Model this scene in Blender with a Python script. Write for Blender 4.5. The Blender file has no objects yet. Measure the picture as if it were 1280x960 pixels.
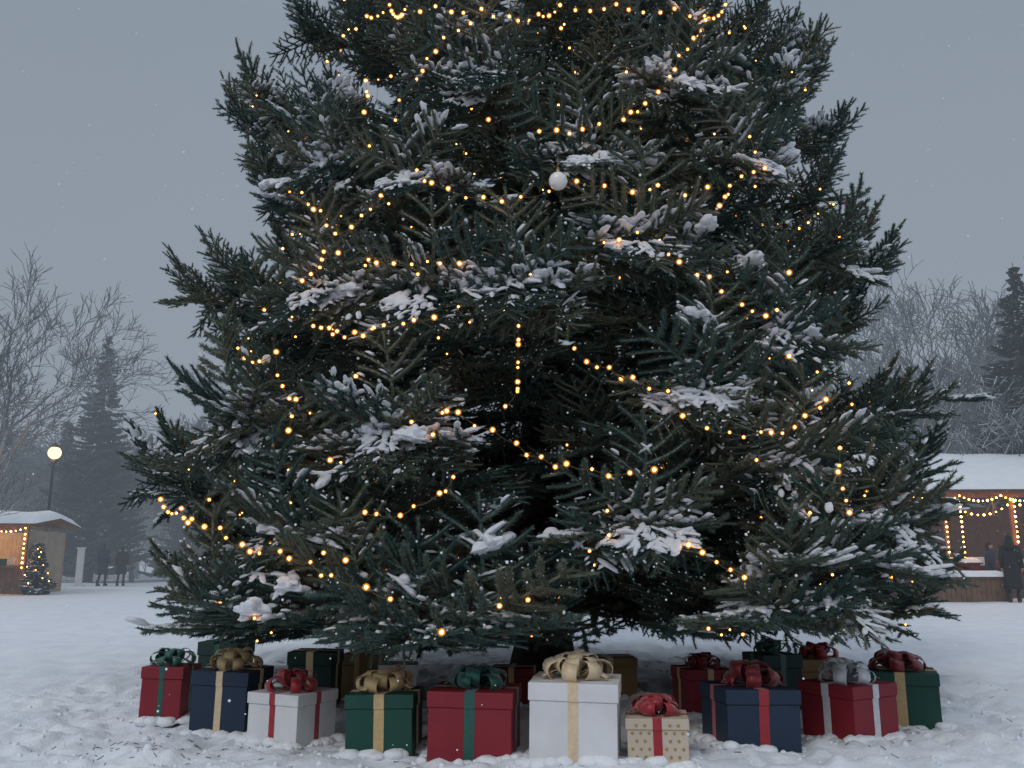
import bpy, math, random
import numpy as np
from mathutils import Vector, Matrix, noise
random.seed(7); RNG=np.random.default_rng(7)
SC=bpy.context.scene
SCOL=SC.collection

# ------------------------------------------------------------------ helpers
def mat_new(name):
    m=bpy.data.materials.new(name); m.use_nodes=True
    nt=m.node_tree; b=nt.nodes['Principled BSDF']
    return m,nt,b
def N(nt,t,**kw):
    n=nt.nodes.new(t)
    for k,v in kw.items(): setattr(n,k,v)
    return n
def ramp(nt,stops):
    r=N(nt,'ShaderNodeValToRGB'); e=r.color_ramp.elements
    e[0].position,e[0].color=stops[0][0],(*stops[0][1],1)
    e[1].position,e[1].color=stops[-1][0],(*stops[-1][1],1)
    for p,c in stops[1:-1]:
        x=e.new(p); x.color=(*c,1)
    return r
def noisy(name,c1,c2,scale=8,rough=.7,bump=0,bscale=60,detail=5,rand=False,spec=.3,sheen=0,coat=0,bdist=.01):
    m,nt,b=mat_new(name)
    tc=N(nt,'ShaderNodeTexCoord'); nz=N(nt,'ShaderNodeTexNoise')
    nz.inputs['Scale'].default_value=scale; nz.inputs['Detail'].default_value=detail
    nt.links.new(tc.outputs['Object'],nz.inputs['Vector'])
    r=ramp(nt,[(.3,c1),(.7,c2)])
    nt.links.new(nz.outputs[0],r.inputs[0])
    nt.links.new(r.outputs[0],b.inputs['Base Color'])
    b.inputs['Roughness'].default_value=rough
    b.inputs['Specular IOR Level'].default_value=spec
    if sheen: b.inputs['Sheen Weight'].default_value=sheen
    if coat: b.inputs['Coat Weight'].default_value=coat
    if bump:
        n2=N(nt,'ShaderNodeTexNoise'); n2.inputs['Scale'].default_value=bscale; n2.inputs['Detail'].default_value=4
        nt.links.new(tc.outputs['Object'],n2.inputs['Vector'])
        bp=N(nt,'ShaderNodeBump'); bp.inputs['Strength'].default_value=bump; bp.inputs['Distance'].default_value=bdist
        nt.links.new(n2.outputs[0],bp.inputs['Height']); nt.links.new(bp.outputs[0],b.inputs['Normal'])
    return m
def emis(name,col,st):
    m=bpy.data.materials.new(name); m.use_nodes=True; nt=m.node_tree; nt.nodes.clear()
    e=N(nt,'ShaderNodeEmission'); e.inputs[0].default_value=(*col,1); e.inputs[1].default_value=st
    o=N(nt,'ShaderNodeOutputMaterial'); nt.links.new(e.outputs[0],o.inputs[0]); return m
def snowtop(name,c1,c2,scale=6,lo=.35,hi=.6,snow=(.8,.84,.9),rough=.8,amount=1.0):
    """bark / board colour with snow lying on upward facing faces"""
    m=noisy(name,c1,c2,scale,rough); nt=m.node_tree; b=nt.nodes['Principled BSDF']
    src=b.inputs['Base Color'].links[0].from_socket
    g=N(nt,'ShaderNodeNewGeometry'); s=N(nt,'ShaderNodeSeparateXYZ'); nt.links.new(g.outputs['Normal'],s.inputs[0])
    mr=N(nt,'ShaderNodeMapRange'); mr.inputs[1].default_value=lo; mr.inputs[2].default_value=hi; mr.inputs[4].default_value=amount
    nt.links.new(s.outputs[2],mr.inputs[0])
    mx=N(nt,'ShaderNodeMix',data_type='RGBA'); nt.links.new(mr.outputs[0],mx.inputs[0]); nt.links.new(src,mx.inputs[6]); mx.inputs[7].default_value=(*snow,1)
    nt.links.new(mx.outputs[2],b.inputs['Base Color']); return m

def link(o,parent=None):
    SCOL.objects.link(o)
    if parent: o.parent=parent
    return o
def empty(name,loc=(0,0,0),rz=0):
    e=bpy.data.objects.new(name,None); e.empty_display_size=.2; e.location=loc; e.rotation_euler=(0,0,rz); SCOL.objects.link(e); return e
def mesh(name,v,f,mats=None,mi=None,smooth=False):
    me=bpy.data.meshes.new(name); me.from_pydata([tuple(x) for x in v] if not isinstance(v,np.ndarray) else v.tolist(),[],f if not isinstance(f,np.ndarray) else f.tolist())
    for m in (mats or []): me.materials.append(m)
    if mi is not None: me.polygons.foreach_set('material_index',np.asarray(mi,dtype=np.int32))
    if smooth: me.polygons.foreach_set('use_smooth',np.ones(len(me.polygons),dtype=bool))
    me.update(); return me
def obj(name,me,parent=None,loc=(0,0,0),rot=(0,0,0)):
    o=bpy.data.objects.new(name,me); o.location=loc; o.rotation_euler=rot; return link(o,parent)

class MB:
    """mesh accumulator"""
    def __init__(s): s.v=[];s.f=[];s.m=[]
    def add(s,v,f,mi=0):
        o=len(s.v); s.v.extend([tuple(x) for x in v]); s.f.extend([tuple(i+o for i in q) for q in f]); s.m.extend([mi]*len(f))
    def tube(s,pts,rad,n=6,mi=0,cap=True):
        pts=[Vector(p) for p in pts]; vs=[];k=len(pts)
        up=Vector((.13,.27,.95))
        for i,p in enumerate(pts):
            t=(pts[min(i+1,k-1)]-pts[max(i-1,0)])
            if t.length<1e-9: t=Vector((0,0,1))
            t.normalize()
            a=t.cross(up)
            if a.length<.05: a=t.cross(Vector((1,0,0)))
            a.normalize(); b=t.cross(a)
            r=rad[i] if hasattr(rad,'__len__') else rad
            for j in range(n):
                an=2*math.pi*j/n; vs.append(p+a*(math.cos(an)*r)+b*(math.sin(an)*r))
        fs=[(i*n+j,i*n+(j+1)%n,(i+1)*n+(j+1)%n,(i+1)*n+j) for i in range(k-1) for j in range(n)]
        if cap: fs+= [tuple(range(n-1,-1,-1)),tuple((k-1)*n+j for j in range(n))]
        s.add(vs,fs,mi)
    def box(s,c,d,mi=0,rz=0):
        x,y,z=d[0]/2,d[1]/2,d[2]/2; cs,sn=math.cos(rz),math.sin(rz)
        vs=[]
        for a,b,e in [(-x,-y,-z),(x,-y,-z),(x,y,-z),(-x,y,-z),(-x,-y,z),(x,-y,z),(x,y,z),(-x,y,z)]:
            vs.append((c[0]+a*cs-b*sn,c[1]+a*sn+b*cs,c[2]+e))
        s.add(vs,[(0,3,2,1),(4,5,6,7),(0,1,5,4),(1,2,6,5),(2,3,7,6),(3,0,4,7)],mi)
    def obj(s,name,mats,parent=None,smooth=False,loc=(0,0,0),rot=(0,0,0),bevel=0):
        o=obj(name,mesh(name,s.v,s.f,mats,s.m,smooth),parent,loc,rot)
        if bevel:
            b=o.modifiers.new('b','BEVEL'); b.width=bevel; b.segments=2; b.limit_method='ANGLE'
        return o

def ico(sub):
    import bmesh
    bm=bmesh.new(); bmesh.ops.create_icosphere(bm,subdivisions=sub,radius=1)
    v=np.array([x.co[:] for x in bm.verts]); f=np.array([[q.index for q in p.verts] for p in bm.faces]); bm.free(); return v,f
ICO1,ICO2,ICO3,ICO4=ico(1),ico(2),ico(3),ico(4)
def multi(tmpl,pts,radii):
    v,f=tmpl; n=len(pts); pts=np.asarray(pts); radii=np.asarray(radii).reshape(n,1,1)
    V=(v[None]*radii+pts[:,None,:]).reshape(-1,3); F=(f[None]+(np.arange(n)*len(v))[:,None,None]).reshape(-1,f.shape[1]); return V,F

# ------------------------------------------------------------------ materials
def snow_mat(name,c1=(.80,.83,.88),c2=(.87,.89,.92),bscale=30,bump=.5,bd=.02):
    m=noisy(name,c1,c2,3,.65,bump,bscale,spec=.25,bdist=bd)
    return m
M_snow=snow_mat('snow_on_branches')
M_roofsnow=snow_mat('roof_snow',bscale=4,bump=.4)
M_bark=noisy('spruce_bark',(.025,.019,.015),(.07,.052,.04),14,.9,.6,30)
M_twig=noisy('spruce_twig',(.06,.04,.024),(.11,.075,.045),20,.85)
M_dark=noisy('painted_iron',(.02,.022,.025),(.035,.037,.04),10,.5)

def needle_mat():
    m,nt,b=mat_new('spruce_needles')
    oi=N(nt,'ShaderNodeObjectInfo'); tc=N(nt,'ShaderNodeTexCoord'); nz=N(nt,'ShaderNodeTexNoise'); nz.inputs['Scale'].default_value=9
    nt.links.new(tc.outputs['Object'],nz.inputs['Vector'])
    ma=N(nt,'ShaderNodeMath',operation='MULTIPLY_ADD'); ma.inputs[1].default_value=.6
    nt.links.new(oi.outputs['Random'],ma.inputs[0])
    m2=N(nt,'ShaderNodeMath',operation='MULTIPLY'); m2.inputs[1].default_value=.5; nt.links.new(nz.outputs[0],m2.inputs[0]); nt.links.new(m2.outputs[0],ma.inputs[2])
    r=ramp(nt,[(.15,(.032,.072,.066)),(.45,(.060,.102,.086)),(.7,(.105,.128,.092)),(.95,(.16,.155,.105))])
    nt.links.new(ma.outputs[0],r.inputs[0]); nt.links.new(r.outputs[0],b.inputs['Base Color'])
    b.inputs['Roughness'].default_value=.5; b.inputs['Specular IOR Level'].default_value=.4
    return m
M_needle=needle_mat()

# ------------------------------------------------------------------ ground
def lumps(x,y,z=0): return noise.noise(Vector((x,y,z)))
def gh(x,y):
    d=math.hypot(x,y-6)
    h=.05*lumps(x*.25,y*.25,3)+.03*lumps(x*.9,y*.9,7)
    near=max(0,1-max(0,d-4)/18)
    h+=near*(.030*lumps(x*3.1,y*3.1,1)+.030*lumps(x*7,y*7,5)+.022*lumps(x*15,y*15,9))
    q=lumps(x*1.9+9,y*1.3,4)
    h-=.06*max(0,q-.2)*(1 if d<25 else .6)
    q=lumps(x*4.3+3,y*2.6,14)          # boot prints
    h-=near*.10*max(0,q-.20)
    if d>18: h+=.10*lumps(x*.12,y*.12,2)*min(1,(d-18)/10)
    ar=4.62+.11*x*x
    k=y-ar
    if abs(x)<3.2 and -.5<k<.5: h+=.045*max(0,1-(k/.3)**2)*(.5+lumps(x*4,y*4,11))
    return h
def axis(lo,hi,step,far,g=1.05):
    a=list(np.arange(lo,hi+step/2,step)); s=step; x=a[-1]
    while x<far: s*=g; x+=s; a.append(x)
    s=step; x=a[0]; b=[]
    while x>-far: s*=g; x-=s; b.append(x)
    return b[::-1]+a
xs=axis(-3.4,3.4,.028,420); ys=[y for y in axis(4.1,7.2,.030,420) if y>-60]
V=[(x,y,gh(x,y)) for y in ys for x in xs]; nx=len(xs)
F=[(j*nx+i,j*nx+i+1,(j+1)*nx+i+1,(j+1)*nx+i) for j in range(len(ys)-1) for i in range(nx-1)]
Mg=snow_mat('ground_snow',(.74,.78,.84),(.86,.88,.92),45,.6,.012)
ground=obj('ground',mesh('ground',V,F,[Mg],None,True))
nt=Mg.node_tree;b=nt.nodes['Principled BSDF']
src=b.inputs['Base Color'].links[0].from_socket
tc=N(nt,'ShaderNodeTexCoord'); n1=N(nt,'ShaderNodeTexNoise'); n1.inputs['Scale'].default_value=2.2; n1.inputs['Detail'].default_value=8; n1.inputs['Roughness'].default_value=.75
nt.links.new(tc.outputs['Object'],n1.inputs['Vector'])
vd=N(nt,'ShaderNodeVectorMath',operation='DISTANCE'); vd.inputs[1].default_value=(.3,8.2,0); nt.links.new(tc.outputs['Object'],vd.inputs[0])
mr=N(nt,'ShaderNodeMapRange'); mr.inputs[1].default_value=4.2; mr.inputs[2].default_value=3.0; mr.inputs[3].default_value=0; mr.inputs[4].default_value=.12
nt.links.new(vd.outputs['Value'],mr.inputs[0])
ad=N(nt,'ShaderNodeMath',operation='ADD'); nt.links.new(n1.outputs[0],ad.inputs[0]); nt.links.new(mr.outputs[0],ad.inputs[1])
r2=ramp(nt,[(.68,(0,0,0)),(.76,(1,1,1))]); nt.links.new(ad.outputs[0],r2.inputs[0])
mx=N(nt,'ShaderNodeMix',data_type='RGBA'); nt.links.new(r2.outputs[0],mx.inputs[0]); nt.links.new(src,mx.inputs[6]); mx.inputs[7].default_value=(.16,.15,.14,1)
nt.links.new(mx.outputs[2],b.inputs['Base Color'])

# ------------------------------------------------------------------ spruce sprigs (instanced)
def sprig(name,seed,Lm=.78,dens=520,wide=1.0,nl=.037,flecks=26,nw=.0078,fan=False,l0=.36,l1=.12,sp=(.09,.115),a0=58,lift=.12):
    rs=random.Random(seed); rg=np.random.default_rng(seed)
    S=[];D=[]
    mb=MB(); nv=[]
    def shoot(p0,d,L,up=.05,r0=.011,fr0=0.0,mi=1,nls=1.0):
        d=Vector(d).normalized(); n=max(3,int(L/.055)+1); pts=[]
        side=d.cross(Vector((0,0,1)))
        for i in range(n+1):
            t=i/n; pts.append(Vector(p0)+d*L*t+Vector((0,0,up*L*t*t))+side*(L*.05*math.sin(t*3+seed)))
        mb.tube(pts,[r0*(1-.45*i/n) for i in range(n+1)],4,mi,False)
        P=np.array([p[:] for p in pts])
        for i in range(n+1):
            S.append(pts[i][:]); D.append((pts[min(n,i+1)]-pts[max(0,i-1)]).normalized()[:])
        k=int(L*dens*(1-fr0)); s=(fr0+(1-fr0)*rg.random(k))*n; ii=np.minimum(s.astype(int),n-1); fr=(s-ii)[:,None]
        pos=P[ii]*(1-fr)+P[ii+1]*fr; ax=P[ii+1]-P[ii]; ax/=np.linalg.norm(ax,axis=1)[:,None]
        rv=rg.normal(size=(k,3)); rv[:,2]+=.2; rv-=ax*(rv*ax).sum(1)[:,None]; rv/=np.linalg.norm(rv,axis=1)[:,None]
        tt=(s/n)[:,None]; fwd=.55+.7*np.clip((tt-.85)/.15,0,1)+.15*rg.normal(size=(k,1)); nd=ax*fwd+rv*.85; nd/=np.linalg.norm(nd,axis=1)[:,None]
        l=(nl*nls*(.8+.35*rg.random((k,1))))*(1-.15*tt)
        w=np.cross(nd,rv); w/=np.linalg.norm(w,axis=1)[:,None]+1e-9; w*=nw/2
        nv.append(np.stack([pos-w,pos+w,pos+nd*l],axis=1).reshape(-1,3)); return pts
    main=shoot((0,0,0),(1,0,0),Lm,lift,.013,fr0=.10,mi=0 if not fan else 1)
    x=.07
    while x<Lm-.06:
        for sg in (1,-1):
            t=x/Lm; L=(l0*(1-t)+l1)*rs.uniform(.8,1.12)*wide
            a=math.radians(rs.uniform(a0-9,a0+7)-16*t)
            p=main[min(len(main)-1,int(round(t*(len(main)-1))))]
            q=shoot(p,(math.cos(a),sg*math.sin(a),rs.uniform(-.15,.12)),L,rs.uniform(0,.2),.011,fr0=.02)
            if L>.25 and not fan:
                nsub=2 if L<.36 else 3
                for j in range(nsub):
                    f=.35+.5*j/nsub; pp=q[int(f*(len(q)-1))]; s2=1 if j%2 else -1
                    b=sg*a+s2*math.radians(rs.uniform(38,55))
                    shoot(pp,(math.cos(b),math.sin(b),rs.uniform(-.2,.1)),rs.uniform(.12,.19)*(1.2-f),.1,.009,nls=.9)
        x+=rs.uniform(*sp)
    n0=len(mb.v)
    NV=np.concatenate(nv); nt_=len(NV)//3
    vv=np.concatenate([np.array(mb.v),NV])
    ff=mb.f+[(n0+3*i,n0+3*i+1,n0+3*i+2) for i in range(nt_)]
    mi=list(mb.m)+[1]*nt_
    Sa=np.array(S)
    if flecks:
        ids=rg.integers(0,len(Sa),flecks); pc=Sa[ids]+rg.normal(size=(flecks,3))*[.014,.014,.006]+[0,0,.024]
        fv,fF=multi(ICO1,pc,rg.uniform(.003,.009,flecks)); o=len(vv)
        vv=np.concatenate([vv,fv]); ff=ff+[tuple(q) for q in (fF+o).tolist()]; mi+=[2]*len(fF)
    me=mesh(name,vv,ff,[M_twig,M_needle,M_snow],mi)
    return bpy.data.objects.new(name,me),Sa,np.array(D)

def collection(name,objs):
    c=bpy.data.collections.new(name)
    for o in objs: c.objects.link(o)
    return c
def instancer(name,P,R,Sx,I,coll,parent=None):
    me=bpy.data.meshes.new(name); me.from_pydata(np.asarray(P).tolist(),[],[])
    a=me.attributes.new('rot','FLOAT_VECTOR','POINT'); a.data.foreach_set('vector',np.asarray(R,dtype=np.float32).ravel())
    Sx=np.asarray(Sx,dtype=np.float32)
    if Sx.ndim==1: Sx=np.repeat(Sx[:,None],3,1)
    a=me.attributes.new('scl','FLOAT_VECTOR','POINT'); a.data.foreach_set('vector',Sx.ravel())
    a=me.attributes.new('vid','INT','POINT'); a.data.foreach_set('value',np.asarray(I,dtype=np.int32))
    o=obj(name,me,parent)
    ng=bpy.data.node_groups.new(name,'GeometryNodeTree')
    ng.interface.new_socket('Geometry',in_out='INPUT',socket_type='NodeSocketGeometry')
    ng.interface.new_socket('Geometry',in_out='OUTPUT',socket_type='NodeSocketGeometry')
    gi=N(ng,'NodeGroupInput'); go=N(ng,'NodeGroupOutput'); ip=N(ng,'GeometryNodeInstanceOnPoints'); ci=N(ng,'GeometryNodeCollectionInfo')
    ci.inputs['Collection'].default_value=coll; ci.inputs['Separate Children'].default_value=True; ci.inputs['Reset Children'].default_value=True
    def na(nm,t):
        q=N(ng,'GeometryNodeInputNamedAttribute'); q.data_type=t; q.inputs['Name'].default_value=nm; return q.outputs[0]
    e2=N(ng,'FunctionNodeEulerToRotation')
    L=ng.links.new
    L(gi.outputs[0],ip.inputs['Points']); L(ci.outputs[0],ip.inputs['Instance']); ip.inputs['Pick Instance'].default_value=True
    L(na('vid','INT'),ip.inputs['Instance Index']); L(na('rot','FLOAT_VECTOR'),e2.inputs[0]); L(e2.outputs[0],ip.inputs['Rotation'])
    L(na('scl','FLOAT_VECTOR'),ip.inputs['Scale']); L(ip.outputs[0],go.inputs[0])
    m=o.modifiers.new('instances','NODES'); m.node_group=ng
    return o

LM=[.74,.70,.78,.66,.76,.68]+[.50,.46,.54]
sprigs=[sprig('spruce_sprig_%02d'%i,11+i,Lm=LM[i],wide=[1,.9,1.1,1,.85,1.1][i],flecks=[8,20,12,36,14,44][i]) for i in range(6)]
sprigs+=[sprig('spruce_sprig_%02d'%(6+i),41+i,Lm=LM[6+i],wide=1.0,flecks=[30,24,40][i],fan=True,dens=1200,nl=.035,nw=.0066,l0=.23,l1=.12,sp=(.070,.088),a0=64,lift=.2) for i in range(3)]
SPC=collection('spruce_sprigs',[s[0] for s in sprigs])

# ------------------------------------------------------------------ the big tree
CX,CY=.3,8.8
def Rc(z): return 4.23-.271*(z-2.06)
tree=empty('christmas_tree')
TP=[];TR=[];TS=[];TI=[];MATS=[]
limbs=MB()
UP=Vector((0,0,1))
def put(p,d,up,s,vid=None):
    x=d.normalized(); z=(up-x*up.dot(x))
    if z.length<.05: z=UP.cross(x).cross(x)*-1
    z.normalize(); y=z.cross(x)
    v=random.randrange(6) if vid is None else vid
    tip=p+x*(LM[v]*s)
    front=tip.y<CY-1.4
    zm=.40 if front else .33
    if tip.y<5.35: zm=.52
    if min(tip.z,p.z+x.z*LM[v]*s*.6)<zm: return
    if front and tip.z<.92 and .06<tip.x-CX<.50: return     # opening in front of the trunk
    M=Matrix((x,y,z)).transposed()
    TP.append(p[:]); TR.append(M.to_euler()[:]); TS.append(s); TI.append(v); MATS.append(np.array(M))
FANS=[]
def limb(az,zt,R,dens=1.0,sc=1.0,upturn=1.0,hero=False):
    o=Vector((math.sin(az),-math.cos(az),0)); s=Vector((math.cos(az),math.sin(az),0))
    k=R/4.0; sagk=min(1,max(.25,(zt-.35)/1.1))
    b=[Vector((0,0,zt+random.uniform(.0,.25)*k)),Vector((.35*R,0,zt-.30*k*sagk)),Vector((.78*R,0,zt-.72*k*upturn*sagk)),Vector((R,0,zt))]
    bend=random.uniform(-.25,.25)
    def P(t):
        q=b[0]*(1-t)**3+b[1]*3*t*(1-t)**2+b[2]*3*t*t*(1-t)+b[3]*t**3
        return Vector((CX,CY,0))+o*q.x+s*(bend*math.sin(t*2.6)*(1-t))+UP*max(q.z,.36)
    pts=[P(i/12) for i in range(13)]
    limbs.tube(pts,[(.050*k+.01)*(1-.85*i/12) for i in range(13)],6)
    step=.35/R/dens; t=.32+random.uniform(0,step)
    while t<.93:
        T=(P(min(1,t+.02))-P(t-.02)).normalized()
        for sg in (1,-1):
            a=math.radians(random.uniform(42,68)-18*t)
            droop=random.uniform(-.5,-.05)*(1-t)+random.uniform(-.12,.12)
            d=T*math.cos(a)+s*(sg*math.sin(a))+UP*droop
            sz=(1.38-.62*t)*random.uniform(.85,1.15)*sc*(.6+.4*k)
            put(P(t),d,UP+o*random.uniform(-.2,.25)+s*random.uniform(-.3,.3),sz)
            if sz>.82 and random.random()<.6*dens:
                q=P(t)+d.normalized()*(.45*sz); d2=(d+s*(sg*.35)+UP*random.uniform(-.6,-.1))
                put(q,d2,UP+s*random.uniform(-.3,.3),sz*.75)
        if random.random()<.6*dens:
            d=o*random.uniform(.2,.7)+UP*random.uniform(-.9,-.4)+s*random.uniform(-.5,.5)
            put(P(t),d,o+UP*.3,random.uniform(.6,.85)*sc)
        t+=step
    T=(P(1)-P(.93)).normalized()
    if hero:
        B=P(.95); f=random.uniform(1.02,1.25)
        put(B,UP*.9+o*.38+s*random.uniform(-.15,.15),-o+UP*.25,1.05*f,6+random.randrange(3))
        FANS.append(np.array(B+UP*.18))
        for sg in (1,-1):
            put(B,s*(sg*.8)+o*.4+UP*random.uniform(.15,.5),UP+o*-.6,.95*f,6+random.randrange(3))
            put(P(.88),s*(sg*.8)+o*.4+UP*random.uniform(-.2,.1),UP-o*.2,.74*f)
            put(P(.92),s*(sg*.35)+o*.6-UP*random.uniform(.4,.7),o+UP*.5,.62*f)
            put(P(.9),s*(sg*.6)+o*.3-UP*random.uniform(.3,.5),o+UP*.5,.66*f)
        put(B,o*.6-UP*.7,o+UP*.6,.6*f)
    else:
        vv=6+random.randrange(3) if random.random()<.7 else None
        put(P(.95),T+UP*.42,UP,(1.15 if vv else .8)*sc,vv)
        for sg in (1,-1):
            put(P(.93),T*.72+s*(sg*.5)+UP*.34,UP,(1.0 if vv else .66)*sc,vv)
            put(P(.86),T*.6+s*(sg*.75)+UP*.12,UP,.70*sc)
            put(P(.80),T*.7+s*(sg*.5)+UP*.32,UP,.70*sc)

z=.85; wi=0
while z<15.2:
    Rb=max(.25,Rc(z)*.765)
    vis=z<7.9
    n=max(5,int((11 if vis else 8)*min(1,Rb/3.2+.15)))
    for i in range(n):
        az=2*math.pi*(i+.5*(wi%2)+random.uniform(-.25,.25))/n
        az=(az+math.pi)%(2*math.pi)-math.pi
        if z<1.1 and .02<az<.16: continue
        back=abs(az)>math.radians(105)
        rk=1.0 if z>1.6 or abs(az)<.9 else .90
        limb(az,z+random.uniform(-.2,.2),Rb*rk*random.uniform(.84,1.08),dens=(.5 if back or not vis else .95))
    z+=.58 if vis else .75
    wi+=1
# lowest skirt
for a in (-66,-52,-39,-27,-16,-6,20,30,42,56,70): limb(math.radians(a+random.uniform(-3,3)),.74+random.uniform(-.06,.1),(3.05 if abs(a)<50 else 2.7)*random.uniform(.92,1.05),dens=.8,upturn=.4)
for i in range(95):
    a=math.radians(-78+156*i/94+random.uniform(-2,2))
    if .03<a<.13: continue
    o=Vector((math.sin(a),-math.cos(a),0)); s=Vector((math.cos(a),math.sin(a),0))
    put(Vector((CX,CY,0))+o*random.uniform(1.7,2.95 if abs(a)<.9 else 2.5)+UP*random.uniform(.66,.95),o*random.uniform(.6,1)-UP*random.uniform(.15,.55)+s*random.uniform(-.4,.4),o*.4+UP,random.uniform(.6,.9))
for az,zt,R in [(-90,5.72,3.25),(-90,3.85,3.70),(-90,2.0,3.95),(-88,1.2,3.25),(-90,6.85,2.6),(-76,5.6,2.95),(-74,3.75,3.2),(-76,1.95,3.45),(-102,5.7,2.9),(-104,3.8,3.3),(-102,1.9,3.55),(-84,3.1,3.1),(-86,.85,2.75),(-92,.6,2.7),
                (90,6.25,3.05),(92,5.6,3.25),(90,4.1,3.6),(88,2.6,3.75),(90,2.0,3.85),(88,1.2,3.2),(90,.8,2.85),(78,6.1,2.8),(76,4.0,3.15),(77,2.4,3.35),(103,4.0,3.3),(102,2.3,3.45),(86,3.4,3.1),(80,1.0,2.8),(92,.55,2.7)]:
    limb(math.radians(az),zt,R,dens=1.0)
HERO=[(-10,4.85),(19,4.85),(-19,4.0),(-5,3.10),(9,3.45),(-16,2.12),(6,1.60),(-7,1.0),(-25,1.50),(22,1.95),(25,2.80),(22,1.25),(3,4.12),(26,4.25),(-33,4.28),(17,1.0),(-17,1.1),(-28,3.2),(-36,2.3),(33,1.6),(-14,3.05),(14,2.4),(-30,.95),(-12,.85)]
for a,zt in HERO:
    limb(math.radians(a),zt-.22,Rc(zt)-.40,dens=.75,upturn=1.0,hero=True)
limbs.obj('limbs',[M_bark],tree,True)
tk=MB(); tk.tube([(CX+.03*math.sin(z*1.3),CY+.03*math.cos(z),z) for z in np.linspace(-.2,15.6,24)],[.22*(1-z/16.2)+.02+(.10*max(0,1-z/.5)) for z in np.linspace(-.2,15.6,24)],14)
tk.obj('trunk',[M_bark],tree,True)
instancer('needle_sprays',TP,TR,TS,TI,SPC,tree)

SP=[];SD=[]
for p,M,s,v in zip(TP,MATS,TS,TI):
    SP.append((sprigs[v][1]*s)@M.T+np.array(p)); SD.append(sprigs[v][2]@M.T)
SP=np.concatenate(SP); SD=np.concatenate(SD)
az_all=np.arctan2(SP[:,0]-CX,-(SP[:,1]-CY)); rr=np.hypot(SP[:,0]-CX,SP[:,1]-CY)
outer=(rr>.62*Rc(SP[:,2]))&(SP[:,2]<9)

# snow resting on the shoots
def clump(name,seed,flat=.6,amp=.3,el=1.9,tm=ICO3,lob=0):
    v,f=tm; out=[]
    for c in v:
        n=noise.noise(Vector(c)*1.5+Vector((seed*3.1,0,0)))*amp+noise.noise(Vector(c)*3.4+Vector((0,seed,0)))*amp*.5
        if lob: n+=lob*noise.noise(Vector((c[0]*2.1,c[1]*2.1,seed*7.7)))
        q=Vector(c)*(1+n); q.x*=el; q.z*=flat if q.z>0 else flat*.4; out.append(q[:])
    return bpy.data.objects.new(name,mesh(name,out,f,[M_snow],None,True))
clumps=[clump('snow_clump_%d'%i,i+1,[.6,.5,.75,.55,.65][i],el=[1.9,2.3,1.6,2.0,1.8][i]) for i in range(5)]+[clump('snow_clump_%d'%i,i+1,.6,.35,1.15,ICO4,.75) for i in range(5,8)]
CLC=collection('snow_clumps',clumps)
CP=[];CR=[];CSc=[];CI=[]
idx_out=np.where(outer&(np.abs(az_all)<2.2))[0]
def onshoot(i,s,vid=None):
    if SP[i][2]<.60 and s>.014: return
    d=SD[i]; yaw=math.atan2(d[1],d[0]); pit=-math.asin(max(-1,min(1,d[2])))
    if abs(pit)>.9: return
    CP.append(SP[i]+np.array([0,0,.024+s*.2])); CR.append((RNG.uniform(-.2,.2),pit,yaw)); CSc.append(s); CI.append(RNG.integers(0,5) if vid is None else vid)
def addclumps(center,rad,prob,smin,smax,zlo=-.03,zhi=.5,cap=45):
    d=SP-center; m=(np.hypot(d[:,0],d[:,1])<rad)&(d[:,2]>zlo)&(d[:,2]<rad*zhi)
    ids=np.where(m)[0]; ids=ids[RNG.random(len(ids))<prob]; RNG.shuffle(ids)
    for i in ids[:cap]: onshoot(i,RNG.uniform(smin,smax)*(1.15-np.hypot(d[i,0],d[i,1])/rad*.6))
for i in RNG.choice(idx_out,170,replace=False): addclumps(SP[i],RNG.uniform(.08,.2),.4,.010,.024)
idx_tip=np.where((rr>.84*Rc(SP[:,2])-.1)&(np.abs(az_all)<1.9)&(SP[:,2]<7.6))[0]
for i in RNG.choice(idx_tip,210,replace=False): addclumps(SP[i],RNG.uniform(.10,.25),.55,.015,.036)
for c in FANS: addclumps(c,.24,.32,.014,.032,-.22,.6,42)
fr=np.where((rr>Rc(SP[:,2])-.85)&(np.abs(az_all)<1.0)&(SP[:,2]<5.4)&(np.abs(SD[:,2])<.35))[0]
for i in RNG.choice(fr,80,replace=False):
    addclumps(SP[i],.16,.6,.022,.042); onshoot(i,RNG.uniform(.045,.095),5+int(RNG.integers(0,3)))
for i in RNG.choice(idx_out,2400,replace=False): onshoot(i,RNG.uniform(.005,.014))
for i in RNG.choice(idx_tip,2400,replace=False): onshoot(i,RNG.uniform(.008,.020))
instancer('snow_clumps',CP,CR,CSc,CI,CLC,tree)

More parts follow.
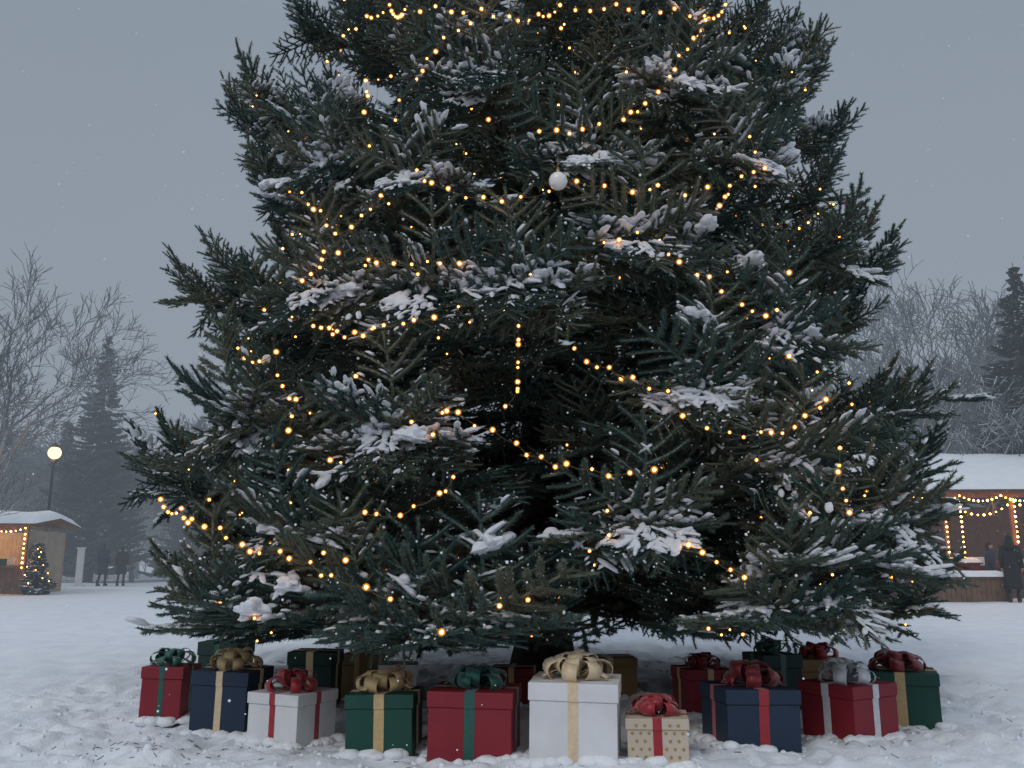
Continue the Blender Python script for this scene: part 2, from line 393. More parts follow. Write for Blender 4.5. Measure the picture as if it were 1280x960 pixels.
# ------------------------------------------------------------------ string lights (azimuth deg, height m round the tree)
G=[[(-10,5.02),(-13,4.83),(-15,4.78),(-17,4.60),(-18,4.42),(-20,4.25),(-20,4.07)],
[(-22,4.50),(-26,4.52),(-25,4.36),(-25,4.21)],
[(-33,5.10),(-29,5.22),(-25,5.26),(-22,5.16),(-17,5.12),(-10,5.02),(-6,4.92),(-2,4.93),(1,5.02),(9,5.06),(18,5.11),(23,5.11),(28,5.32)],
[(-2,3.85),(0,3.86),(3,3.87),(5,3.92),(8,3.97),(9,4.04),(11,4.13),(13,4.25),(15,4.41),(17,4.63),(20,4.84),(23,5.07)],
[(-16,3.60),(-14,3.48),(-12,3.42),(-8,3.33),(-6,3.29),(-4,3.32),(-1,3.36),(2,3.44),(5,3.41),(8,3.37),(10,3.40),(11,3.44),(14,3.38),(17,3.47)],
[(25,3.99),(26,3.73),(24,3.67),(22,3.61),(20,3.51),(19,3.41),(18,3.33)],
[(-32,3.61),(-28,3.40),(-25,3.18),(-23,3.21),(-22,3.29),(-21,3.33),(-20,3.43)],
[(-24,3.02),(-26,3.05),(-26,2.99),(-26,2.93),(-27,2.89),(-28,2.85)],
[(-20,2.93),(-19,2.90),(-17,2.88),(-15,2.86),(-12,2.85),(-10,2.84)],
[(-25,2.49),(-24,2.47),(-23,2.46),(-22,2.43),(-20,2.41),(-19,2.38),(-18,2.43),(-17,2.44),(-15,2.44),(-14,2.46),(-12,2.47)],
[(-4,2.39),(-4,2.27),(-4,2.12),(-4,1.97),(-5,1.88)],
[(1,2.24),(4,2.12),(6,2.06),(9,1.98),(10,1.83),(12,1.76),(14,1.74),(17,1.75),(18,1.75),(22,1.87),(24,1.93),(25,1.99)],
[(11,2.91),(12,2.86),(15,2.77),(16,2.67),(18,2.59),(19,2.55),(22,2.58)],
[(-35,2.42),(-31,2.29),(-29,2.34),(-28,2.17),(-27,2.09),(-25,1.99),(-25,1.88),(-25,1.79)],
[(-13,1.80),(-11,1.72),(-10,1.86),(-9,1.85),(-6,1.74),(-4,1.66),(-2,1.58),(0,1.54),(2,1.51),(5,1.49),(7,1.51)],
[(-16,1.28),(-15,1.27),(-13,1.26),(-12,1.31),(-10,1.38),(-9,1.47)],
[(-40,1.41),(-36,1.34),(-34,1.27),(-32,1.22),(-30,1.21),(-29,1.15),(-27,1.11),(-26,1.07),(-25,1.06),(-23,1.07),(-22,1.03),(-20,1.01),(-18,.94),(-15,.88),(-13,.82)],
[(9,1.10),(10,1.06),(11,1.01),(12,.97),(13,.93)],
[(25,1.68),(24,1.53),(24,1.43),(24,1.36),(24,1.29)]]
SING=[(-20,1.59),(-19,2.11),(22,2.26),(25,2.88),(16,1.58),(-3,.82),(-5,.79),(-9,.66),(-24,.71),(-17,1.02),(6,3.0),(8,3.06),(-8,3.97),(3,1.15),(3,1.28),(-19,1.06),(1,4.79),(2,4.60)]
VS=np.array((0,0,1.0))   # the spot people look at the tree from
SPo=SP[(SP[:,1]<8.2)&(SP[:,2]<7)]
def on_tree(az,z,lo=-1.2,hi=.75):
    R=Rc(z)-.4; a=math.radians(az)
    p=np.array((CX+R*math.sin(a),CY-R*math.cos(a),z)); d=VS-p; d/=np.linalg.norm(d)
    rel=SPo-p; t=rel@d; perp=np.linalg.norm(rel-t[:,None]*d,axis=1)
    m=(perp<.055)&(t>lo)&(t<hi)
    tt=np.sort(t[m])
    return p,d,(tt[-1]+.035 if len(tt) else -.3)
bulb_p=[];wire=MB()
for g in G:
    raw=[on_tree(*q) for q in g]; ts=[r[2] for r in raw]
    sm=[max(ts[i],.5*(ts[max(0,i-1)]+ts[min(len(ts)-1,i+1)])) for i in range(len(ts))]
    pts=[Vector(r[0]+r[1]*t) for r,t in zip(raw,sm)]
    path=[]
    for i in range(len(pts)-1):
        a,b_=pts[i],pts[i+1]; L=(b_-a).length
        for j in range(6):
            f=j/6; q=a.lerp(b_,f); q.z-=.10*L*4*f*(1-f); path.append(q)
        bulb_p.append(a[:])
        if L>.17:
            k=int(L/.10)
            for j in range(1,k):
                f=j/k+random.uniform(-.18,.18)/k; q=a.lerp(b_,f); q.z-=.10*L*4*f*(1-f)+.008
                bulb_p.append(q[:])
    path.append(pts[-1]); bulb_p.append(pts[-1][:])
    wire.tube(path,.0022,4)
for q in SING:
    p,d,t=on_tree(*q); bulb_p.append(p+d*t)
for k in range(10):
    z0=.9+k*.62; a0=58; a1=302
    path=[]
    for j in range(52):
        a=a0+(a1-a0)*j/51; zz=z0+.18*math.sin(j*.9+k); R=Rc(zz)*.70+.08*math.sin(j*2.1+k)
        path.append((CX+R*math.sin(math.radians(a)),CY-R*math.cos(math.radians(a)),zz))
    wire.tube(path,.0022,3)
    for q in path[::2]: bulb_p.append(q)
cand=SP[(np.abs(az_all)<1.35)&(rr<.92*Rc(SP[:,2]))&(rr>.66*Rc(SP[:,2]))&(SP[:,2]<6.5)]
inner=cand[RNG.choice(len(cand),280,replace=False)]-np.array([0,0,.05])
sl=empty('string_lights')
M_bulb=emis('lamp_filament',(1,.38,.07),27)
M_halo=bpy.data.materials.new('amber_halo'); M_halo.use_nodes=True; nt=M_halo.node_tree; nt.nodes.clear()
e=N(nt,'ShaderNodeEmission'); e.inputs[0].default_value=(1,.34,.055,1); e.inputs[1].default_value=1.2  # bulb halo painted as a faintly glowing see-through shell round each lamp
t=N(nt,'ShaderNodeBsdfTransparent'); mx=N(nt,'ShaderNodeMixShader'); mx.inputs[0].default_value=.32; oo=N(nt,'ShaderNodeOutputMaterial')
nt.links.new(t.outputs[0],mx.inputs[1]); nt.links.new(e.outputs[0],mx.inputs[2]); nt.links.new(mx.outputs[0],oo.inputs[0])
M_halo.cycles.emission_sampling='NONE'
def bulbs(name,pts,r,parent,halo=True):
    rad=np.full(len(pts),r)*RNG.uniform(.68,1.2,len(pts))
    V,F=multi(ICO1,pts,rad); obj(name,mesh(name,V,F,[M_bulb],None,True),parent)
    if halo:
        V,F=multi(ICO2,pts,rad*1.9); obj(name+'_halos',mesh(name,V,F,[M_halo],None,True),parent)
bulbs('lamps',[tuple(p) for p in bulb_p],.0092,sl)
bulbs('inner_lamps',[tuple(p) for p in inner],.0062,sl)
wire.obj('wire',[noisy('wire_copper',(.10,.06,.03),(.16,.10,.05),30,.5)],sl)

# ------------------------------------------------------------------ bauble
M_pearl=noisy('pearl_glass',(.72,.68,.62),(.8,.77,.72),6,.22,spec=.6,coat=.4)
M_gold=noisy('gold_cap',(.5,.33,.12),(.6,.42,.18),20,.3); M_gold.node_tree.nodes['Principled BSDF'].inputs['Metallic'].default_value=.9
for i,(a,zb) in enumerate([(0,3.44)]):
    p,d,t=on_tree(a,zb); c=p+d*(t+.10); e=empty('christmas_bauble',tuple(c))
    V,F=multi(ICO3,[(0,0,0)],[.060]); o=obj('ball',mesh('ball',V,F,[M_pearl],None,True),e); o.modifiers.new('s','SUBSURF').levels=1
    mb=MB(); mb.tube([(0,0,.054),(0,0,.074)],.013,12)
    mb.tube([(.008*math.cos(q),0,.082+.010*math.sin(q)) for q in np.linspace(0,6.28,12)],.0015,5)
    mb.tube([(0,0,.09),(0,.02,.15),(0,.08,.22)],.0012,4)
    mb.obj('cap',[M_gold],e,True)

# ------------------------------------------------------------------ presents
def paper(name,c,rough=.55):
    k=.85; return noisy(name,tuple(x*k for x in c),c,5,rough,.15,25,spec=.35,bdist=.004)
def satin(name,c): return noisy(name,tuple(x*.8 for x in c),c,40,.38,.25,60,spec=.5,sheen=.3,bdist=.003)
P_red=paper('red_paper',(.25,.019,.032)); P_green=paper('green_paper',(.010,.070,.052)); P_navy=paper('navy_paper',(.018,.036,.070))
P_white=paper('white_paper',(.74,.74,.76)); P_cream=paper('cream_paper',(.60,.50,.39)); P_dgreen=paper('dark_green_paper',(.015,.045,.04)); P_kraft=paper('kraft_paper',(.30,.19,.09)); P_dred=paper('dark_red_paper',(.2,.015,.02))
R_red=satin('red_satin',(.36,.012,.022)); R_green=satin('green_satin',(.01,.10,.075)); R_cream=satin('cream_satin',(.76,.60,.38)); R_gold=satin('gold_satin',(.62,.43,.20)); R_white=satin('white_satin',(.70,.72,.76)); R_dred=satin('dark_red_satin',(.22,.008,.014))
def strip(mb,path,wdir,w,mi=0,taper=None):
    vs=[];n=len(path)
    for i,p in enumerate(path):
        ww=w*(taper(i/(n-1)) if taper else 1)/2
        vs+= [Vector(p)-wdir*ww,Vector(p)+wdir*ww]
    mb.add(vs,[(2*i,2*i+1,2*i+3,2*i+2) for i in range(n-1)],mi)
def bow(parent,z,mat,size,rw,seed):
    rs=random.Random(seed); mb=MB()
    for tier,(n,Ls,el) in enumerate([(7,1.0,.16),(6,.80,.6),(4,.55,1.05)]):
        for k in range(n):
            a=2*math.pi*(k+.5*tier)/n+rs.uniform(-.18,.18); L=size*Ls*rs.uniform(.85,1.1); e=el+rs.uniform(-.1,.15)
            o=Vector((math.cos(a),math.sin(a),0)); s=Vector((-math.sin(a),math.cos(a),0))
            od=(o*math.cos(e)+UP*math.sin(e)); un=(UP*math.cos(e)-o*math.sin(e))
            path=[]
            for j in range(15):
                q=j/14; th=q*2*math.pi
                r=L*.5*(1-math.cos(th)); h=-L*.32*math.sin(th)*(.55+.45*math.sin(q*math.pi))
                path.append(od*r+un*(h*-1)+UP*(.012+.006*tier))
            tw=s*math.cos(.25*rs.uniform(-1,1))+un*rs.uniform(-.3,.3); tw.normalize()
            strip(mb,path,tw,rw*1.4,0,lambda q:.4+.7*math.sin(q*math.pi))
    for k in range(2):
        a=rs.uniform(-.5,.5)-math.pi/2+(1.1 if k else -1.1); o=Vector((math.cos(a),math.sin(a),0)); s=Vector((-math.sin(a),math.cos(a),0))
        path=[o*(size*1.05*q)+UP*(.012+.03*math.sin(q*math.pi)+.004) for q in np.linspace(0,1,7)]
        strip(mb,path,s,rw*.9)
    o=mb.obj('bow',[mat],parent,True,loc=(0,0,z))
    sd=o.modifiers.new('s','SOLIDIFY'); sd.thickness=.002
    return o
def gift(corner,which,w,d,h,rot,pm,rm,bm_=None,bs=.15,rw=.05,dots=False,seed=1,lidf=.22):
    r=math.radians(rot); lx=(w/2 if which=='R' else -w/2); ly=-d/2
    cx=corner[0]-(lx*math.cos(r)-ly*math.sin(r)); cy=corner[1]-(lx*math.sin(r)+ly*math.cos(r))
    rs=random.Random(seed)
    e=empty('gift_box',(cx,cy,gh(cx,cy)*.6-.012),r); e.rotation_euler=(rs.uniform(-.015,.015),rs.uniform(-.02,.02),r)
    lh=h*lidf; o=.007
    mb=MB(); mb.box((0,0,(h-lh)/2),(w,d,h-lh)); mb.obj('body',[pm],e,bevel=.004)
    mb=MB(); mb.box((0,0,h-lh/2+.001),(w+2*o,d+2*o,lh)); mb.obj('lid',[pm],e,bevel=.004)
    mb=MB()
    t=.0022
    for sx in (1,-1):
        mb.box((0,sx*(d/2+t/2),(h-lh)/2),(rw,t,h-lh-.002)); mb.box((sx*(w/2+t/2),0,(h-lh)/2),(t,rw,h-lh-.002))
        mb.box((0,sx*(d/2+o+t/2),h-lh/2+.0015),(rw,t,lh+.003)); mb.box((sx*(w/2+o+t/2),0,h-lh/2+.0015),(t,rw,lh+.003))
    mb.box((0,0,h+.001+t/2),(rw,d+2*o,t)) 
    for sx in (1,-1): mb.box((sx*(w/4+o/2+rw/4),0,h+.001+t/2),(w/2+o-rw/2-.001,rw,t))
    mb.obj('ribbon',[rm],e)
    if bm_: bow(e,h+.003,bm_,bs,rw,seed)
    if dots:
        mb=MB(); st=.042
        def disc(c,ax1,ax2,rd=.0085):
            mb.add([Vector(c)+ax1*(rd*math.cos(q))+ax2*(rd*math.sin(q)) for q in np.linspace(0,2*math.pi,11)[:-1]],[tuple(range(10))])
        X,Z,Y=Vector((1,0,0)),Vector((0,0,1)),Vector((0,1,0))
        nz_=int(h/st)+1; nx_=int(w/st)+2
        for j in range(nz_):
            zz=.02+j*st*.9
            if zz>h-.012 or abs(zz-(h-lh))<.01: continue
            ex=o if zz>h-lh else 0
            for i in range(-nx_//2,nx_//2+1):
                xx=(i+.5*(j%2))*st
                if abs(xx)>w/2-.012 or abs(xx)<rw/2+.009: continue
                disc((xx,-d/2-ex-.0012,zz),X,Z); disc((-w/2-ex-.0012,xx,zz),-Y,Z); disc((w/2+ex+.0012,xx,zz),Y,Z); disc((xx,d/2+ex+.0012,zz),-X,Z)
        mb.obj('dots',[satin('gold_dots',(.36,.25,.10))],e)
    mb=MB()
    for i in range(60):
        sd_=rs.randrange(4); u=rs.uniform(-.52,.52); q_=rs.uniform(-.005,.035)
        px,py=[(u*w,-d/2-q_),(u*w,d/2+q_),(-w/2-q_,u*d),(w/2+q_,u*d)][sd_]
        wx=cx+px*math.cos(r)-py*math.sin(r); wy=cy+px*math.sin(r)+py*math.cos(r)
        V,F=multi(ICO2,[(0,0,0)],[rs.uniform(.012,.042)]); V=V*np.array([1.5,1.3,.75])+np.array([px,py,max(.004,gh(wx,wy)-e.location.z+.004)])
        V+=np.array([[noise.noise(Vector(q)*40)*.010 for _ in range(3)] for q in V])
        mb.add(V,[tuple(q) for q in F.tolist()])
    mb.obj('drifted_snow',[M_snow],e,True)
    return e
gift((-2.17,6.05),'R',.27,.30,.34,-2,P_red,R_green,R_green,.15,.035,seed=1)
gift((-1.61,5.60),'R',.36,.36,.37,-9,P_navy,R_cream,R_gold,.16,.042,seed=2)
gift((-1.216,5.25),'R',.36,.36,.285,-26,P_white,R_red,R_red,.165,.04,seed=3)
gift((-.53,4.96),'R',.36,.36,.32,-3,P_green,R_gold,R_gold,.16,.055,seed=4)
gift((-.005,4.80),'R',.44,.40,.36,-7,P_red,R_green,R_green,.165,.055,seed=5)
gift((.525,4.66),'R',.445,.42,.40,-9,P_white,R_cream,R_cream,.185,.052,seed=6)
gift((.585,4.72),'L',.305,.30,.24,-8,P_cream,R_red,R_red,.13,.045,dots=True,seed=7)
gift((1.15,4.97),'L',.41,.42,.35,7,P_navy,R_red,R_dred,.175,.055,seed=8)
gift((1.93,5.23),'L',.38,.38,.325,31,P_red,R_white,R_white,.18,.05,seed=9)
gift((2.27,5.97),'L',.45,.40,.345,-20,P_green,R_gold,R_dred,.18,.06,seed=10)
gift((-2.03,6.75),'R',.30,.30,.44,-8,P_dgreen,R_green,None,.1,.04,seed=11)
gift((-1.26,6.4),'R',.31,.30,.40,-4,P_dgreen,R_cream,None,.1,.05,seed=12)
gift((-1.05,6.9),'R',.25,.30,.36,-12,P_kraft,R_gold,R_gold,.11,.04,seed=13)
gift((-.92,6.35),'L',.26,.26,.34,6,P_white,R_gold,None,.1,.04,seed=14)
gift((-.15,6.6),'L',.30,.26,.28,-6,P_dred,R_gold,None,.1,.04,seed=15)
gift((.55,7.1),'L',.42,.34,.30,4,P_kraft,R_cream,None,.1,.05,seed=16)
gift((1.16,6.1),'L',.32,.30,.32,10,P_red,R_gold,R_dred,.12,.04,seed=17)
gift((1.70,6.2),'L',.28,.30,.40,12,P_dgreen,R_green,R_green,.13,.04,seed=18)
gift((2.02,6.45),'L',.38,.32,.36,4,P_kraft,R_gold,R_red,.14,.045,seed=19)

# ------------------------------------------------------------------ bare trees
def bare_tree(seed,H,r0,n=5,depth=6,spread=.55,minr=.010,lean=0):
    rs=random.Random(seed); mb=MB()
    def rec(p,d,L,r,k):
        pts=[p]; q=p; dd=d.copy(); m=3
        for i in range(m):
            dd=(dd+Vector((rs.gauss(0,.11),rs.gauss(0,.11),rs.gauss(.02,.05)))).normalized(); q=q+dd*(L/m); pts.append(q)
        r1=max(minr*.7,r*.62)
        mb.tube(pts,[r+(r1-r)*i/m for i in range(m+1)],(7 if k>depth-2 else 4 if k>1 else 3),0,False)
        if k==0: return
        for j in range(rs.choice([2,3,3,4]) if k<depth else 4):
            a=rs.uniform(0,6.28); s=spread*rs.uniform(.6,1.3)
            perp=dd.orthogonal().normalized(); perp=(Matrix.Rotation(a,3,dd)@perp)
            nd=(dd*math.cos(s)+perp*math.sin(s)); nd.z+=.08; nd.normalize()
            st=pts[-1] if j<2 else pts[rs.choice([1,2])]
            rec(st,nd,L*rs.uniform(.64,.84),max(minr,r1*rs.uniform(.6,.9)),k-1)
    rec(Vector((0,0,-.2)),Vector((lean,0,1)).normalized(),H*.27,r0,depth)
    return mb
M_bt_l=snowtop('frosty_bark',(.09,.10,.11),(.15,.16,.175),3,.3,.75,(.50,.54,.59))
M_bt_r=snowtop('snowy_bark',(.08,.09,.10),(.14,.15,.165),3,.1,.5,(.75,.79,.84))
M_far=noisy('far_hazed_bark',(.15,.17,.19),(.23,.255,.28),.6,.9)  # distance haze put into the colour: bark paled towards the sky tone
def treeobj(seed,H,r0,loc,mat,rz=0,**k):
    mb=bare_tree(seed,H,r0,**k); return mb.obj('bare_tree',[mat],None,True,loc=loc,rot=(0,0,rz))
treeobj(21,15.5,.30,(-20.6,34,0),M_bt_l,.3,minr=.016,spread=.58,depth=7)
treeobj(22,7.0,.14,(-18.6,28,0),M_bt_r,1.2,minr=.011,depth=5)
treeobj(29,12,.22,(-24,36,0),M_bt_l,2,minr=.015,spread=.6)
treeobj(23,11.5,.24,(15.6,33,0),M_bt_r,.5,minr=.016,spread=.66)
treeobj(24,18.5,.28,(19.0,42,0),M_bt_l,1.5,minr=.020,spread=.6)
treeobj(25,18,.26,(24.5,45,0),M_bt_l,2.5,minr=.020,spread=.6,depth=7)
treeobj(26,17.5,.26,(28.5,47,0),M_bt_l,.9,minr=.020,spread=.6)
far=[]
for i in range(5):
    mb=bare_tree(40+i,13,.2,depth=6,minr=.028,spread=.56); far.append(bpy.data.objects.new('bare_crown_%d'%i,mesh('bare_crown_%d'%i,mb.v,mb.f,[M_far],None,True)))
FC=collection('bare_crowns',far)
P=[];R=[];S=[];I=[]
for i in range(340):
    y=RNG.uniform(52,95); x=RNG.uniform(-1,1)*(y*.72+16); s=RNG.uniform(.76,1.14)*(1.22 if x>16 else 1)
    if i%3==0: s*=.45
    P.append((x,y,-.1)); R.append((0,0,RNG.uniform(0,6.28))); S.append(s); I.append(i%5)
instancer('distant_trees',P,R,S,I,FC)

# ------------------------------------------------------------------ background spruces
def conifer(seed,H,R):
    rs=random.Random(seed); mb=MB()
    mb.tube([(0,0,-.2),(0,0,H*.5),(0,0,H)],[R*.09,R*.05,.01],6,0)
    z=.06*H
    while z<H*.985:
        f=1-z/H; rad=R*(f**.9)*rs.uniform(.7,1.15)+.05; n=max(4,int(10*f+4))
        for i in range(n):
            a=rs.uniform(0,6.28); o=Vector((math.cos(a),math.sin(a),0)); s=Vector((-math.sin(a),math.cos(a),0)); r_=rad*rs.uniform(.6,1.15)
            pts=[Vector((0,0,z))+o*(r_*t)+UP*(-.30*r_*t+.30*r_*t*t) for t in (0,.25,.5,.75,1)]
            mb.tube(pts,[.02,.015,.012,.01,.004],3,0,False)
            m=max(4,int(r_/.12))
            for k in range(m):
                t=.2+.8*k/m; ii=min(3,int(t*4)); p=pts[ii].lerp(pts[ii+1],t*4-ii)
                for sg in (1,-1):
                    L=(.36*r_*(1-t)+.14)*rs.uniform(.7,1.2); d=(o*.75+s*sg*.75+UP*rs.uniform(-.45,.0)).normalized()
                    w=rs.uniform(.03,.06)*(1+R*.15); sd=d.cross(UP).normalized()
                    q=p+d*L
                    mb.add([p-sd*w*.5,p+d*L*.5-sd*w,q,p+d*L*.5+sd*w+UP*.02,],[(0,1,2,3)],1)
                    mb.add([p+UP*.01,p+d*L*.5-UP*w*1.6,q],[(0,1,2)],1)
        z+=max(.10,.19*H/11)*(.6+.5*f)
    return mb
M_c1=snowtop('hazy_spruce',(.04,.06,.065),(.065,.09,.095),1.5,.86,.99,(.4,.45,.5),amount=.35)
M_c2=snowtop('snowy_spruce',(.04,.065,.07),(.07,.095,.10),1.5,.66,.88,(.66,.72,.79),amount=.85)
def spruce(seed,H,R,loc,mat,name='spruce_tree'):
    mb=conifer(seed,H,R); return mb.obj(name,[M_bark,mat],None,False,loc=loc)
spruce(1,14.3,3.6,(-23.6,50,0),M_c1)
spruce(2,10.5,2.8,(-20.0,56,0),M_c1)
spruce(3,10.0,2.6,(-28.0,55,0),M_c1)
spruce(4,12.8,4.0,(20.0,33.5,0),M_c2)
spruce(5,9.5,2.4,(16.5,50,0),M_c1)
spruce(6,8.5,2.0,(-13.5,58,0),M_c1)
spruce(7,9,2.0,(9,58,0),M_c1)

# ------------------------------------------------------------------ market stalls
M_wood=noisy('stall_boards',(.12,.065,.042),(.20,.115,.075),5,.75,.3,20)
M_woodd=noisy('dark_boards',(.10,.055,.048),(.16,.088,.072),5,.8,.3,20)
M_wall=noisy('stall_cream_wall',(.34,.27,.20),(.45,.36,.27),3,.8)
def snow_slab(name,w,d,z0,z1,t,parent,over=.0):
    nx_,ny_=40,14; V=[];F=[]
    for j in range(ny_+1):
        for i in range(nx_+1):
            u=i/nx_; v=j/ny_; x=(u-.5)*w; y=(v-.5)*d; zz=z0+(z1-z0)*(1-abs(2*v-1))
            edge=min(1,min(u,1-u)*14)*min(1,min(v,1-v)*7); edge=edge**.45
            V.append((x,y,zz+t*edge*(1+.35*noise.noise(Vector((x*.8,y*.8,w))))))
    for j in range(ny_):
        for i in range(nx_): F.append((j*(nx_+1)+i,j*(nx_+1)+i+1,(j+1)*(nx_+1)+i+1,(j+1)*(nx_+1)+i))
    return obj(name,mesh(name,V,F,[M_roofsnow],None,True),parent)
def stall(name,loc,rz,w,d,he,hr,wood,wall,posts=4,snow=.22):
    e=empty(name,loc,rz)
    mb=MB()
    nb=int(w/.16)
    for i in range(nb):
        x=-w/2+(i+.5)*w/nb; mb.box((x,d/2-.04+random.uniform(-.004,.004),he/2),(w/nb-.008,.03,he))
    nd=int(d/.16)
    for sx in (1,-1):
        for i in range(nd): mb.box((sx*(w/2-.04),-d/2+.12+(i+.5)*(d-.2)/nd,he/2),(.03,(d-.2)/nd-.008,he))
    mb.obj('walls',[wall],e)
    mb=MB()
    for i in range(posts):
        x=-w/2+.08+(w-.16)*i/(posts-1); mb.box((x,-d/2+.06,he/2),(.12,.12,he))
    mb.box((0,-d/2+.06,he+.07),(w,.14,.14))
    mb.obj('posts',[wood],e)
    mb=MB(); nb=int(w/.2)
    for i in range(nb): mb.box((-w/2+(i+.5)*w/nb,-d/2+.02,.45),(w/nb-.01,.03,.9))
    mb.box((0,-d/2-.05,.93),(w,.4,.05)); mb.obj('counter',[wood],e)
    ov=.35
    mb=MB(); y=d/2+ov
    for s in (1,-1):
        mb.add([(-w/2-ov,s*y,he+.14),(w/2+ov,s*y,he+.14),(w/2+ov,0,hr),(-w/2-ov,0,hr),(-w/2-ov,s*y,he+.20),(w/2+ov,s*y,he+.20),(w/2+ov,0,hr+.06),(-w/2-ov,0,hr+.06)],
          [(0,1,2,3),(4,5,6,7),(0,1,5,4),(1,2,6,5),(3,0,4,7)])
    for s in (1,-1): mb.add([(s*(w/2-.03),-d/2,he+.14),(s*(w/2-.03),d/2,he+.14),(s*(w/2-.03),0,hr-.02)],[(0,1,2)])
    mb.obj('roof',[wood],e)
    snow_slab('roof_snow',w+2*ov+.06,d+2*ov+.06,he+.205,hr+.065,snow,e)
    return e
def sag(p,q,n,s): return [(p[0]+(q[0]-p[0])*i/n,p[1]+(q[1]-p[1])*i/n,p[2]+(q[2]-p[2])*i/n-s*4*(i/n)*(1-i/n)) for i in range(n+1)]
st=stall('market_stall',(-19.2,32,0),.06,5.0,3.0,2.15,2.55,M_wood,M_wall,snow=.28)
pp=[]
for i in range(4): pp+=sag((-2.5+i*1.25,-1.75,2.2),(-1.25+i*1.25,-1.75,2.2),8,.12)
for x in (2.45,1.2): pp+=[(x,-1.62,2.0-.16*k) for k in range(8)]
bulbs('stall_lamps',pp,.030,st,False)
def goods(parent,w,y,z,n,seed):
    rs=random.Random(seed); mb=MB()
    for i in range(n):
        x=-w/2+w*(i+.5)/n; h=rs.uniform(.1,.28); mb.box((x,y+rs.uniform(-.05,.05),z+h/2),(w/n*.7,.2,h),rs.randrange(4),rs.uniform(-.3,.3))
    mb.obj('goods',[P_red,P_cream,P_green,P_white],parent,bevel=.01)
goods(st,4.4,-1.5,.956,16,3)
L=bpy.data.lights.new('stall_lamp','POINT'); L.energy=110; L.color=(1,.6,.28); L.shadow_soft_size=.15
lo=bpy.data.objects.new('stall_lamp',L); lo.location=(0,-.3,1.9); link(lo,st)
for q in ((1.1,-.9),(-1,-.9)):
    V,F=multi(ICO2,[(q[0],q[1],1.75)],[.13]); obj('lantern',mesh('lantern',V,F,[emis('lantern_glow',(1,.6,.28),2.2)],None,True),st)
st2=stall('market_hall',(17.3,29.3,0),-.05,12.2,5,3.0,4.2,M_woodd,M_woodd,posts=7,snow=.35)
pp=[]
for i in range(10): pp+=sag((-6.1+i*1.22,-2.78,3.02),(-4.88+i*1.22,-2.78,3.02),9,.16)
for x in (-4.05,-3.6,-2.0,0,2): pp+=[(x,-2.62,2.85-.15*k) for k in range(13)]
for i in range(3): pp+=sag((-4+i*2,-2.6,2.9),(-2+i*2,-2.6,2.9),11,.45)
bulbs('hall_lamps',pp,.030,st2,False)
goods(st2,11,-2.5,.956,30,8)
L=bpy.data.lights.new('hall_lamp','POINT'); L.energy=55; L.color=(1,.6,.3); L.shadow_soft_size=.2
for x in (-3.2,1.5):
    lo=bpy.data.objects.new('hall_lamp',L); lo.location=(x,-1.4,2.5); link(lo,st2)
def crate_table(loc,w,d,h,rz,mat,name='snowy_market_table'):
    e=empty(name,loc,rz); mb=MB(); n=int(w/.14)
    for i in range(n):
        for s in (-1,1): mb.box((-w/2+(i+.5)*w/n,s*(d/2-.02),h/2),(w/n-.01,.025,h))
    for s in (-1,1):
        mb.box((s*(w/2-.03),0,h/2),(.03,d-.08,h))
    mb.box((0,0,h+.02),(w+.1,d+.1,.04)); mb.obj('boards',[mat],e)
    snow_slab('snow',w+.14,d+.14,h+.042,h+.07,.13,e)
    return e
crate_table((12.45,24.9,0),2.1,1.0,.62,.05,M_wood)
crate_table((13.0,27.0,0),1.7,.9,1.0,-.05,P_dred)
crate_table((16.0,26.0,0),1.3,.9,.7,.1,M_woodd)
crate_table((-20.0,29.6,0),1.6,.9,.6,.1,P_dred)
crate_table((-10.6,38,0),2.0,.9,.45,.1,M_woodd)
crate_table((-21.0,39.5,0),1.6,.9,.40,-.1,M_woodd)
e=empty('notice_board',(-18.75,39,0)); mb=MB(); mb.box((0,0,.8),(.28,.12,1.7)); mb.box((0,0,1.68),(.34,.18,.06)); mb.box((0,0,.03),(.5,.3,.16)); mb.obj('panel',[P_white],e,bevel=.01)
mb=conifer(31,1.75,.62); fe=empty('small_fir_tree',(-16.4,31,0)); mb.obj('branches',[M_bark,M_c2],fe)
bulbs('fir_lamps',[(.6*(1-k/26)*math.cos(k*2.4)*.9,.6*(1-k/26)*math.sin(k*2.4)*.9,.25+k*.055) for k in range(25)],.018,fe,False)

# ------------------------------------------------------------------ street lamp
sl2=empty('street_lamp',(-18.9,36.2,0)); mb=MB()
mb.tube([(0,0,0),(0,0,.1),(0,0,.5),(0,0,.55),(0,0,5.0),(0,0,5.1),(0,0,5.22)],[.17,.17,.10,.065,.05,.12,.14],12); mb.tube([(0,0,5.72),(0,0,5.80),(0,0,5.92)],[.19,.14,.02],12)
mb.obj('post',[M_dark],sl2,True)
V,F=multi(ICO3,[(0,0,5.5)],[.26]); obj('globe',mesh('globe',V,F,[emis('globe_glow',(1,.66,.34),2.6)],None,True),sl2)
L=bpy.data.lights.new('globe_light','POINT'); L.energy=60; L.color=(1,.6,.28); L.shadow_soft_size=.28; lo=bpy.data.objects.new('globe_light',L); lo.location=(0,-.45,5.45); link(lo,sl2)

